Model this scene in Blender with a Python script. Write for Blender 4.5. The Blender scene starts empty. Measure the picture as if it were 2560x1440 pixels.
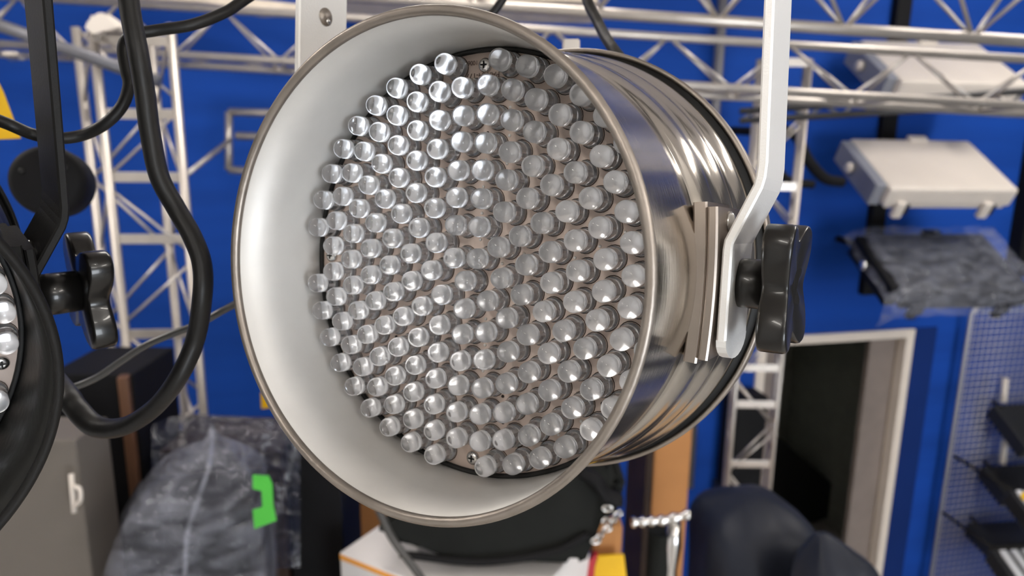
import bpy, bmesh, math, random
from mathutils import Vector, Matrix
random.seed(7)
C = bpy.context.scene.collection
SC = bpy.context.scene
PI = math.pi
# ------------------------------------------------------------------ camera
FPX = 1850.0
CAM = Vector((0, 0, 3.3))
def _basis():
    dn = Vector((-.0116, .975, .2206)).normalized()        # world down seen in camera axes (x right, y down, z forward)
    up = -dn
    psi = math.radians(13.0)
    fz = Vector((0, 0, 1)); fh = (fz - up * fz.dot(up)).normalized()   # horizontal heading, camera axes
    rh = dn.cross(fh)                                       # horizontal right
    # world axes expressed in camera axes: heading = (sin psi, cos psi, 0), right = (cos psi, -sin psi, 0)
    X = rh * math.cos(psi) + fh * math.sin(psi)
    Y = fh * math.cos(psi) - rh * math.sin(psi)
    return Matrix((X, Y, up))                               # cam axes -> world
B3 = _basis()
def c2w(v): return CAM + B3 @ Vector(v)
def d2w(v): return B3 @ Vector(v)
def at(px, py, z): return c2w(((px - 1280) / FPX * z, (py - 720) / FPX * z, z))
cam_d = bpy.data.cameras.new('camera'); cam = bpy.data.objects.new('camera', cam_d); C.objects.link(cam)
Rc, Dc, Fc = d2w((1, 0, 0)), d2w((0, 1, 0)), d2w((0, 0, 1))
M = Matrix((Rc, -Dc, -Fc)).transposed().to_4x4(); M.translation = CAM
cam.matrix_world = M
cam_d.sensor_width = 36; cam_d.lens = FPX / 2560 * 36; cam_d.clip_start = .02; cam_d.clip_end = 60
cam_d.dof.use_dof = True; cam_d.dof.focus_distance = .345; cam_d.dof.aperture_fstop = 9.0
SC.camera = cam
# ------------------------------------------------------------------ world, exposure
SC.view_settings.view_transform = 'Standard'; SC.view_settings.look = 'None'
SC.view_settings.gamma = 1; SC.view_settings.use_curve_mapping = False
SC.view_settings.exposure = -0.1
w = bpy.data.worlds.new('world'); SC.world = w; w.use_nodes = True
w.node_tree.nodes['Background'].inputs[0].default_value = (.5, .5, .52, 1); w.node_tree.nodes['Background'].inputs[1].default_value = .3
SC.cycles.max_bounces = 14; SC.cycles.transmission_bounces = 14; SC.cycles.glossy_bounces = 6; SC.cycles.diffuse_bounces = 4
SC.cycles.transparent_max_bounces = 16; SC.cycles.use_denoising = True; SC.cycles.sample_clamp_indirect = 6
# ceiling fixtures: (x, y, length x, length y, watts)
LAMPS = [(2.6, -1.9, .3, 1.3, 46), (-1.5, -1.6, .3, 1.3, 12), (1.7, -3.7, 1.3, .6, 30), (-1.9, 1.5, .3, 1.3, 22), (3.4, 2.0, .3, 1.3, 30), (.2, 2.3, 1.3, .3, 12)]
CEIL = 4.75
SPOTS = [(-.75, -1.7), (.75, -1.25), (2.0, -.7)]
for x, y in SPOTS:
    l = bpy.data.lights.new('ceiling_spot', 'AREA'); l.shape = 'DISK'; l.size = .085; l.energy = 6; l.color = (1, .95, .88)
    o = bpy.data.objects.new('ceiling_spot', l); C.objects.link(o); o.location = (x, y, CEIL - .105)
for i, (x, y, lx, ly, e) in enumerate(LAMPS):
    l = bpy.data.lights.new('ceiling_lamp', 'AREA'); l.shape = 'RECTANGLE'; l.size = lx - .04; l.size_y = ly - .04
    l.energy = e; l.color = (1, .935, .86)
    o = bpy.data.objects.new('ceiling_lamp', l); C.objects.link(o); o.location = (x, y, CEIL - .085)
# daylight through the shop window in the wall behind the camera
WIN = (1.5, 4.1, .7, 3.1)          # x0, x1, z0, z1 on the front wall
l = bpy.data.lights.new('window_daylight', 'AREA'); l.shape = 'RECTANGLE'; l.size = WIN[1] - WIN[0]; l.size_y = WIN[3] - WIN[2]
l.energy = 205; l.color = (.97, .98, 1)
o = bpy.data.objects.new('window_daylight', l); C.objects.link(o); o.location = ((WIN[0] + WIN[1]) / 2, -5.6 + .06, (WIN[2] + WIN[3]) / 2); o.rotation_euler = (PI / 2, 0, PI)
# ------------------------------------------------------------------ materials
MATS = {}
def mat(name, col, rough=.5, metal=0., spec=.5, trans=0., ior=1.45, coat=0., var=0., vscale=8., bump=0., bscale=60., emit=None, alpha=1., stretch=None, aniso=0.):
    m = bpy.data.materials.new(name); m.use_nodes = True; nt = m.node_tree; p = nt.nodes['Principled BSDF']
    p.inputs['Base Color'].default_value = (*col, 1); p.inputs['Roughness'].default_value = rough
    p.inputs['Metallic'].default_value = metal; p.inputs['Specular IOR Level'].default_value = spec
    p.inputs['Transmission Weight'].default_value = trans; p.inputs['IOR'].default_value = ior
    p.inputs['Coat Weight'].default_value = coat; p.inputs['Alpha'].default_value = alpha
    p.inputs['Anisotropic'].default_value = aniso
    if emit: p.inputs['Emission Color'].default_value = (*emit[:3], 1); p.inputs['Emission Strength'].default_value = emit[3]
    if var or bump:
        tc = nt.nodes.new('ShaderNodeTexCoord'); mp = nt.nodes.new('ShaderNodeMapping')
        nt.links.new(tc.outputs['Object'], mp.inputs[0])
        if stretch: mp.inputs['Scale'].default_value = stretch
    if var:
        n = nt.nodes.new('ShaderNodeTexNoise'); n.inputs['Scale'].default_value = vscale; n.inputs['Detail'].default_value = 5
        nt.links.new(mp.outputs[0], n.inputs['Vector'])
        r = nt.nodes.new('ShaderNodeMapRange'); r.inputs[1].default_value = .3; r.inputs[2].default_value = .7
        r.inputs[3].default_value = 1 - var; r.inputs[4].default_value = 1 + var
        nt.links.new(n.outputs[0], r.inputs[0])
        mx = nt.nodes.new('ShaderNodeVectorMath'); mx.operation = 'SCALE'; mx.inputs[0].default_value = col
        nt.links.new(r.outputs[0], mx.inputs['Scale']); nt.links.new(mx.outputs[0], p.inputs['Base Color'])
    if bump:
        n2 = nt.nodes.new('ShaderNodeTexNoise'); n2.inputs['Scale'].default_value = bscale; n2.inputs['Detail'].default_value = 3
        nt.links.new(mp.outputs[0], n2.inputs['Vector'])
        b = nt.nodes.new('ShaderNodeBump'); b.inputs['Strength'].default_value = bump; b.inputs['Distance'].default_value = .001 if bscale > 100 else .01
        nt.links.new(n2.outputs[0], b.inputs['Height']); nt.links.new(b.outputs[0], p.inputs['Normal'])
    MATS[name] = m
    return m
mat('blue_paint', (.006, .054, .32), .75, spec=.2, var=.16, vscale=1.4, stretch=(.4, .4, 4))
mat('blue_shaded_paint', (.004, .022, .13), .75, spec=.2, var=.1, vscale=2)  # wall blue with the pier's shade put into the colour
mat('white_wall', (.72, .71, .69), .7, var=.04, vscale=2)
mat('grey_wall', (.085, .088, .10), .6, var=.25, vscale=1.5)
mat('ceiling_paint', (.80, .73, .66), .8, var=.03, vscale=2)
mat('floor_vinyl', (.48, .46, .43), .5, var=.12, vscale=3)
mat('door_frame', (.72, .64, .56), .45, var=.03)
mat('door_jamb', (.22, .18, .16), .6, var=.08)
mat('yellow_edge', (.42, .30, .12), .6)
mat('dark_room', (.30, .31, .27), .8, var=.1)
mat('polished_alu', (.68, .64, .585), .15, 1., bump=.05, bscale=260, stretch=(.25, .25, 3), var=.05, vscale=30)
mat('satin_alu', (.67, .655, .63), .5, .3, var=.07, vscale=22, bump=.05, bscale=300)
mat('rim_alu', (.34, .30, .265), .42, .85, var=.12, vscale=60, bump=.2, bscale=240)
mat('silver_paint', (.88, .87, .85), .42, .35, bump=.14, bscale=900)
mat('plate_alu', (.40, .35, .31), .38, .9, var=.05, vscale=40)
mat('steel', (.7, .69, .67), .22, 1.)
mat('gap_black', (.008, .008, .008), .6)
mat('rubber_black', (.012, .012, .012), .55)
mat('board_cream', (.92, .76, .67), .55, var=.07, vscale=60)
mat('white_dot', (.95, .93, .9), .3)
mat('hole_line', (.03, .018, .012), .6)
mat('print_brown', (.10, .055, .035), .7)
mat('print_black', (.02, .02, .02), .7)
mat('led_epoxy', (.95, .965, 1), .015, trans=.89, ior=1.50)
mat('lead_metal', (.95, .95, .96), .28, .9)
mat('knob_black', (.006, .0055, .005), .28, coat=.25)
mat('black_paint', (.010, .0095, .009), .55, spec=.25, bump=.15, bscale=700)
mat('black_barrel', (.010, .010, .009), .4, spec=.35, bump=.1, bscale=60)
mat('cable_black', (.011, .0105, .010), .45, spec=.35, bump=.1, bscale=40)
mat('cable_grey', (.06, .058, .055), .28)
mat('truss_alu', (.50, .46, .42), .36, .7, var=.08, vscale=14)
mat('pipe_grey', (.16, .16, .18), .45, .4)
mat('pipe_dark', (.035, .035, .038), .5, var=.2)
mat('white_plastic', (.62, .565, .51), .4, var=.03, vscale=5)
mat('grey_plastic', (.22, .23, .27), .5)
mat('dark_plastic', (.020, .021, .023), .3, var=.1)
mat('black_matte', (.006, .006, .007), .65, spec=.2, var=.15, vscale=6)
mat('fabric_black', (.011, .012, .011), .8, spec=.2, var=.25, vscale=5, bump=.3, bscale=12)
mat('fabric_navy', (.013, .016, .026), .5, spec=.35, var=.2, vscale=6, bump=.4, bscale=9)
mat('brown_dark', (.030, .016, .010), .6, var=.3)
mat('wood_brown', (.10, .045, .022), .55, var=.3, vscale=5, stretch=(5, 5, .6))
mat('cardboard', (.52, .24, .085), .8, var=.08, vscale=4)
mat('plywood', (.55, .36, .20), .7, var=.12, vscale=4)
mat('white_card', (.78, .75, .74), .6, var=.02)
mat('orange_print', (.85, .36, .05), .6)
mat('grey_print', (.35, .34, .36), .6)
mat('yellow_print', (.85, .50, .0), .5, var=.05)
mat('red_plastic', (.45, .02, .03), .4)
mat('green_tape', (.07, .46, .05), .45, var=.08)
mat('locker_grey', (.13, .115, .10), .5, var=.03)
mat('grid_wire', (.45, .44, .46), .4, .5)
mat('lamp_white', (.9, .9, .9), .5, emit=(1, .95, .88, 14))
mat('window_sky', (.8, .85, .9), .5, emit=(.85, .93, 1, 5))
mat('mixed_paper', (.75, .66, .55), .7, var=.15, vscale=10)
def film(nm, lo, hi, col):
    m = bpy.data.materials.new(nm); m.use_nodes = True; nt = m.node_tree
    p = nt.nodes['Principled BSDF']; p.inputs['Base Color'].default_value = (*col, 1); p.inputs['Roughness'].default_value = .09
    p.inputs['Specular IOR Level'].default_value = .9
    t = nt.nodes.new('ShaderNodeBsdfTransparent'); mx = nt.nodes.new('ShaderNodeMixShader')
    tc = nt.nodes.new('ShaderNodeTexCoord'); n = nt.nodes.new('ShaderNodeTexNoise'); n.inputs['Scale'].default_value = 9; n.inputs['Detail'].default_value = 4; n.inputs['Distortion'].default_value = 1.2
    mp = nt.nodes.new('ShaderNodeMapping'); mp.inputs['Scale'].default_value = (1, 1, 2.6); nt.links.new(tc.outputs['Object'], mp.inputs[0]); nt.links.new(mp.outputs[0], n.inputs['Vector'])
    r = nt.nodes.new('ShaderNodeMapRange'); r.inputs[1].default_value = .35; r.inputs[2].default_value = .75; r.inputs[3].default_value = lo; r.inputs[4].default_value = hi
    nt.links.new(n.outputs[0], r.inputs[0]); nt.links.new(r.outputs[0], mx.inputs[0])
    b = nt.nodes.new('ShaderNodeBump'); b.inputs['Strength'].default_value = .9; b.inputs['Distance'].default_value = .03
    nt.links.new(n.outputs[0], b.inputs['Height']); nt.links.new(b.outputs[0], p.inputs['Normal'])
    out = nt.nodes['Material Output']; nt.links.new(t.outputs[0], mx.inputs[1]); nt.links.new(p.outputs[0], mx.inputs[2]); nt.links.new(mx.outputs[0], out.inputs[0])
    MATS[nm] = m
film('plastic_film', .10, .46, (.34, .36, .44)); film('plastic_sheet', .50, .74, (.025, .03, .055))
# ------------------------------------------------------------------ mesh helpers
def frame_z(d):
    d = d.normalized(); a = Vector((0, 0, 1)) if abs(d.z) < .9 else Vector((1, 0, 0))
    u = a.cross(d).normalized(); v = d.cross(u); return u, v
def box(bm, c, ax, hs, mi=0, bev=0.):
    """box: centre, three axes, half sizes"""
    c = Vector(c); vs = []
    for sx in (-1, 1):
        for sy in (-1, 1):
            for sz in (-1, 1):
                vs.append(bm.verts.new(c + ax[0] * hs[0] * sx + ax[1] * hs[1] * sy + ax[2] * hs[2] * sz))
    fs = [bm.faces.new([vs[i] for i in f]) for f in ((0, 1, 3, 2), (4, 6, 7, 5), (0, 4, 5, 1), (2, 3, 7, 6), (0, 2, 6, 4), (1, 5, 7, 3))]
    for f in fs: f.material_index = mi
    if bev > 0:
        es = list({e for f in fs for e in f.edges})
        r = bmesh.ops.bevel(bm, geom=es, offset=bev, segments=2, affect='EDGES', profile=.6)
        for f in r['faces']: f.material_index = mi
XYZ = (Vector((1, 0, 0)), Vector((0, 1, 0)), Vector((0, 0, 1)))
def abox(bm, x0, x1, y0, y1, z0, z1, mi=0, bev=0.):
    box(bm, ((x0 + x1) / 2, (y0 + y1) / 2, (z0 + z1) / 2), XYZ, (abs(x1 - x0) / 2, abs(y1 - y0) / 2, abs(z1 - z0) / 2), mi, bev)
def tube(bm, pts, r, seg=12, mi=0, cap=True, flat=1.0):
    pts = [Vector(p) for p in pts]; rings = []; u = None
    for i, p in enumerate(pts):
        d = (pts[min(i + 1, len(pts) - 1)] - pts[max(i - 1, 0)]).normalized()
        if u is None: u, v = frame_z(d)
        else:
            u = (u - d * u.dot(d)).normalized(); v = d.cross(u)
        rr = r[i] if isinstance(r, (list, tuple)) else r
        rings.append([bm.verts.new(p + (u * math.cos(t) * flat + v * math.sin(t)) * rr) for t in [2 * PI * k / seg for k in range(seg)]])
    for a, b in zip(rings, rings[1:]):
        for k in range(seg):
            f = bm.faces.new((a[k], a[(k + 1) % seg], b[(k + 1) % seg], b[k])); f.smooth = True; f.material_index = mi
    if cap:
        bm.faces.new(rings[0][::-1]).material_index = mi; bm.faces.new(rings[-1]).material_index = mi
def spline(pts, n=8):
    pts = [Vector(p) for p in pts]; out = []
    P = [pts[0] * 2 - pts[1]] + pts + [pts[-1] * 2 - pts[-2]]
    for i in range(1, len(P) - 2):
        for k in range(n):
            t = k / n; a, b, c, d = P[i - 1], P[i], P[i + 1], P[i + 2]
            out.append(.5 * ((2 * b) + (c - a) * t + (2 * a - 5 * b + 4 * c - d) * t * t + (3 * b - a - 3 * c + d) * t ** 3))
    out.append(pts[-1]); return out
def lathe(bm, prof, seg=48, axis=None, org=None, mis=None, ex=None):
    """prof: list of (r, z); axis frame ex=(X, Y, Z) local"""
    X, Y, Z = ex or XYZ; o = Vector(org or (0, 0, 0)); rings = []
    for r, z in prof:
        if r < 1e-6: rings.append([bm.verts.new(o + Z * z)])
        else: rings.append([bm.verts.new(o + Z * z + (X * math.cos(t) + Y * math.sin(t)) * r) for t in [2 * PI * k / seg for k in range(seg)]])
    for i, (a, b) in enumerate(zip(rings, rings[1:])):
        for k in range(seg):
            k2 = (k + 1) % seg
            if len(a) == 1 and len(b) == 1: continue
            if len(a) == 1: f = bm.faces.new((a[0], b[k2], b[k]))
            elif len(b) == 1: f = bm.faces.new((a[k], a[k2], b[0]))
            else: f = bm.faces.new((a[k], a[k2], b[k2], b[k]))
            f.smooth = True; f.material_index = mis[i] if mis else 0
def prism(bm, poly, ext, mi=0, bev=0., seg=2):
    """closed polygon of 3-D points, pushed along ext"""
    a = [bm.verts.new(Vector(p)) for p in poly]; b = [bm.verts.new(Vector(p) + ext) for p in poly]
    n = len(a); fs = [bm.faces.new(a[::-1]), bm.faces.new(b)]
    for k in range(n): fs.append(bm.faces.new((a[k], a[(k + 1) % n], b[(k + 1) % n], b[k])))
    for f in fs: f.material_index = mi
    if bev:
        es = list({e for f in fs for e in f.edges})
        r = bmesh.ops.bevel(bm, geom=es, offset=bev, segments=seg, affect='EDGES')
        for f in r['faces']: f.material_index = mi; f.smooth = True
def obj(name, bm, mats, parent=None, local=False, smooth_angle=None, sub=0):
    """links a bmesh as one object; vertices in world space unless local"""
    bmesh.ops.recalc_face_normals(bm, faces=bm.faces)
    if isinstance(mats, str): mats = [mats]
    me = bpy.data.meshes.new(name)
    o = bpy.data.objects.new(name, me); C.objects.link(o)
    if parent is not None:
        o.parent = parent
        if not local:
            Mi = WM[parent.name].inverted(); bm.transform(Mi)
        WM[o.name] = WM[parent.name].copy()
    else:
        if not local:
            xs = [v.co for v in bm.verts]; b = Vector(((min(v.x for v in xs) + max(v.x for v in xs)) / 2, (min(v.y for v in xs) + max(v.y for v in xs)) / 2, min(v.z for v in xs)))
            bm.transform(Matrix.Translation(-b)); o.location = b; WM[o.name] = Matrix.Translation(b)
    bm.to_mesh(me); bm.free()
    for m in mats: me.materials.append(MATS[m])
    if sub:
        s = o.modifiers.new('sub', 'SUBSURF'); s.levels = s.render_levels = sub
        for p in me.polygons: p.use_smooth = True
    return o
WM = {}
def thing(name, label, cat, M=None, loc=None, group=None):
    o = bpy.data.objects.new(name, None); C.objects.link(o); o.empty_display_size = .05
    if M is None: M = Matrix.Translation(Vector(loc))
    o.matrix_world = M; WM[o.name] = M.copy(); o['label'] = label; o['category'] = cat
    if group: o['group'] = group
    return o
def tag(o, label, cat, group=None, kind=None):
    o['label'] = label; o['category'] = cat
    if group: o['group'] = group
    if kind: o['kind'] = kind
    return o
def struct(name, bm, mats):
    o = obj(name, bm, mats); o['kind'] = 'structure'; return o
NB = bmesh.new
# ------------------------------------------------------------------ room
XL, XR, YB, YF = -2.9, 4.9, 3.72, -5.6
def wall_hit(px, py, Y=YB):
    d = at(px, py, 1) - CAM; t = (Y - CAM.y) / d.y; return CAM + d * t
bm = NB(); abox(bm, XL - .1, XR + .1, YF - .1, YB + 2.2, -.1, 0); struct('floor', bm, 'floor_vinyl')
bm = NB(); abox(bm, XL - .1, XR + .1, YF - .1, YB + 2.2, CEIL, CEIL + .1); struct('ceiling', bm, 'ceiling_paint')
bm = NB(); abox(bm, XL - .1, XL, YF - .1, YB + 2.2, 0, CEIL); struct('wall_left', bm, 'white_wall')
bm = NB(); abox(bm, XR, XR + .1, YF - .1, YB + 2.2, 0, CEIL); struct('wall_right', bm, 'grey_wall')
bm = NB(); abox(bm, XL, XR, YF - .1, YF, 0, CEIL); struct('wall_front', bm, 'white_wall')
bm = NB(); x0, x1, z0, z1 = WIN
abox(bm, x0 - .06, x1 + .06, YF + .002, YF + .045, z1, z1 + .06); abox(bm, x0 - .06, x1 + .06, YF + .002, YF + .045, z0 - .06, z0)
for x in (x0 - .06, x1): abox(bm, x, x + .06, YF + .002, YF + .045, z0, z1)
abox(bm, (x0 + x1) / 2 - .025, (x0 + x1) / 2 + .025, YF + .002, YF + .045, z0, z1)
abox(bm, x0, x1, YF + .003, YF + .012, z0, z1, 1)
struct('window_1', bm, ['door_frame', 'window_sky'])
# back wall with a door opening
pl = wall_hit(1895, 845); pr = wall_hit(2284, 818)
DX0, DX1, DZ = pl.x, pr.x, (pl.z + pr.z) / 2
bm = NB()
abox(bm, XL, DX0, YB, YB + .12, 0, CEIL); abox(bm, DX1, XR, YB, YB + .12, 0, CEIL); abox(bm, DX0, DX1, YB, YB + .12, DZ, CEIL)
struct('wall_back', bm, 'blue_paint')
bm = NB(); abox(bm, DX0, DX0 + .055, YB - .02, YB + .055, 0, DZ, 0, .004); abox(bm, DX1 - .055, DX1, YB - .02, YB + .055, 0, DZ, 0, .004)
abox(bm, DX0, DX1, YB - .021, YB + .056, DZ - .055, DZ, 0, .004)
struct('door_1', bm, 'door_frame')
# the unlit room seen through the doorway
bm = NB(); abox(bm, DX0 - .5, DX1 + .6, YB + 1.9, YB + 2.0, 0, 2.6); abox(bm, DX1 + .5, DX1 + .6, YB + .121, YB + 1.9, 0, 2.6)
abox(bm, DX0 - .5, DX0 - .4, YB + .121, YB + 1.9, 0, 2.6); abox(bm, DX0 - .5, DX1 + .6, YB + .121, YB + 2, 2.6, 2.65)
struct('wall_passage', bm, 'dark_room')
bm = NB(); abox(bm, DX1 - .24, DX1 - .003, YB + .062, YB + .10, 0, DZ - .05, 0); abox(bm, DX1 - .052, DX1 - .012, YB + .058, YB + .061, 0, DZ - .05, 1)
struct('trim_1', bm, ['door_jamb', 'yellow_edge'])
bm = NB(); abox(bm, DX0 + .055, wall_hit(1945, 900, YB + .08).x, YB + .062, YB + .10, 0, DZ - .05); struct('trim_2', bm, 'door_jamb')
# flat strip right of the door: the pier's shaded flank put into darker blue
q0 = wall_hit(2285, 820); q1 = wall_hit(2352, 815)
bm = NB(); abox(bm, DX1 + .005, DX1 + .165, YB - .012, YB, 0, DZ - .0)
struct('pier_shade_strip', bm, 'blue_shaded_paint')
# ceiling light fixtures
for i, (x, y, lx, ly, e) in enumerate(LAMPS):
    where = ['above the polished spotlight, to its right', 'over the black spotlight', 'behind the camera', 'beside the blue wall on the left', 'nearest the mesh panel', 'above the horizontal trusses'][i]
    t = thing('ceiling_light', 'long white ceiling light panel ' + where, 'ceiling light', loc=(x, y, CEIL - .08), group='light panels on the ceiling')
    bm = NB(); abox(bm, x - lx / 2, x + lx / 2, y - ly / 2, y + ly / 2, CEIL - .06, CEIL, 0, .004); obj('housing', bm, 'white_plastic', t)
    bm = NB(); abox(bm, x - lx / 2 + .02, x + lx / 2 - .02, y - ly / 2 + .02, y + ly / 2 - .02, CEIL - .075, CEIL - .061, 0, .002); obj('diffuser', bm, 'lamp_white', t)
for (x, y), where in zip(SPOTS, ('left of the camera', 'right behind the camera', 'over the aisle to the right')):
    t = thing('downlight', 'small round white downlight ' + where, 'downlight', loc=(x, y, CEIL - .1), group='small downlights on the ceiling')
    bm = NB(); lathe(bm, [(0, CEIL), (.06, CEIL), (.06, CEIL - .1), (.052, CEIL - .1), (.050, CEIL - .09), (.046, CEIL - .02), (0, CEIL - .02)], 32, org=(x, y, 0)); obj('housing', bm, 'white_plastic', t)
    bm = NB(); lathe(bm, [(0, CEIL - .088), (.0495, CEIL - .088), (.0495, CEIL - .084), (0, CEIL - .084)], 24, org=(x, y, 0)); obj('lens', bm, 'lamp_white', t)
# ------------------------------------------------------------------ LED spotlights (can, board, LEDs, yoke, knobs)
RINGS = [(3, 33.0, 7.9), (9, -4.8, 21.7), (15, 12.0, 35.5), (21, 1.6, 49.3), (27, -3.5, 63.1), (33, 3.8, 76.9), (39, -1.0, 90.7), (40, 4.4, 103.5)]
def led_spots():
    out = []
    for n, ph, r in RINGS:
        for k in range(n):
            if n == 40 and k % 10 == 0: continue
            a = math.radians(ph + 360 / n * k)
            out.append((r * math.cos(a) / 1000, r * math.sin(a) / 1000, a, r))
    return out
GAPS = [math.radians(4.4 + 90 * k) for k in range(4)]
ZB = .0622                          # depth of the cover plate behind the front rim
def led_mesh():
    bm = NB()
    p = [(0, 0), (.0060, 0), (.0061, -.0016), (.0056, -.0021), (.0053, -.0028), (.0056, -.0038), (.0053, -.0048), (.0056, -.0060), (.0053, -.0072), (.0054, -.0084), (.0053, -.0124)]
    for k in range(1, 9):
        a = k / 8 * PI / 2; p.append((.0053 * math.cos(a) if k < 8 else 0, -.0124 - .0054 * math.sin(a)))
    lathe(bm, p, 28)
    # reflector cup and lead posts inside the clear body
    lathe(bm, [(0, -.0054), (.0010, -.0060), (.0022, -.0074), (.0043, -.0082), (.0041, -.0084), (.0022, -.0077), (0, -.0072)], 16, mis=[1] * 6)
    abox(bm, -.0016, -.0004, -.0003, .0003, -.0054, -.0004, 1); abox(bm, .0006, .0016, -.0003, .0003, -.0054, -.0004, 1)
    bmesh.ops.recalc_face_normals(bm, faces=bm.faces)
    me = bpy.data.meshes.new('led'); bm.to_mesh(me); bm.free(); me.materials.append(MATS['led_epoxy']); me.materials.append(MATS['lead_metal'])
    return me
LED = led_mesh()
def star_knob(org, X, Y, Z, r=.033, scale=1., back=0.):
    """black star knob, X pointing outward from its foot"""
    parts = []
    bm = NB(); s = scale
    lathe(bm, [(0, -back), (.0115 * s, -back), (.0118 * s, .002), (.0116 * s, .0145 * s), (0, .0146 * s)], 32, org=org, ex=(Y, Z, X)); parts.append(('knob_stem', bm))
    bm = NB(); N = 96; lay = [(.3, 0), (.94, 0), (.985, .0006), (1., .002), (1., .0125), (.985, .0142), (.95, .0150), (.93, .0150), (.6, .0142), (.3, .0138)]
    rings = []
    for f_, h in lay:
        ring = []
        for k in range(N):
            a = 2 * PI * k / N
            lob = .5 + .5 * math.cos(4 * (a - PI / 4)); lob = lob * 1.0
            rr = (.0215 + (r - .0215) * lob) * f_ * s
            hh = h - (.002 * (1 - lob) if h > .01 else 0)
            ring.append(bm.verts.new(org + X * ((.0135 + hh * .88) * s) + (Y * math.cos(a) + Z * math.sin(a)) * rr))
        rings.append(ring)
    for a, b in zip(rings, rings[1:]):
        for k in range(N):
            f = bm.faces.new((a[k], a[(k + 1) % N], b[(k + 1) % N], b[k])); f.smooth = True
    bm.faces.new(rings[0][::-1]); bm.faces.new(rings[-1]); parts.append(('knob_head', bm))
    return parts
def bar_path(bm, pts, wdir, w0, w1, th, mi=0):
    """flat bar: centre line pts, width along wdir from w0 to w1, thickness th"""
    n = len(pts); rings = []
    for i, p in enumerate(pts):
        d = (pts[min(i + 1, n - 1)] - pts[max(i - 1, 0)]).normalized(); nn = d.cross(wdir).normalized()
        c = .0009
        pr = [(w0 + c, -th / 2), (w1 - c, -th / 2), (w1, -th / 2 + c), (w1, th / 2 - c), (w1 - c, th / 2), (w0 + c, th / 2), (w0, th / 2 - c), (w0, -th / 2 + c)]
        rings.append([bm.verts.new(p + wdir * a + nn * b) for a, b in pr])
    for a, b in zip(rings, rings[1:]):
        for k in range(8): bm.faces.new((a[k], a[(k + 1) % 8], b[(k + 1) % 8], b[k])).material_index = mi
    bm.faces.new(rings[0][::-1]); bm.faces.new(rings[-1])
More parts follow.
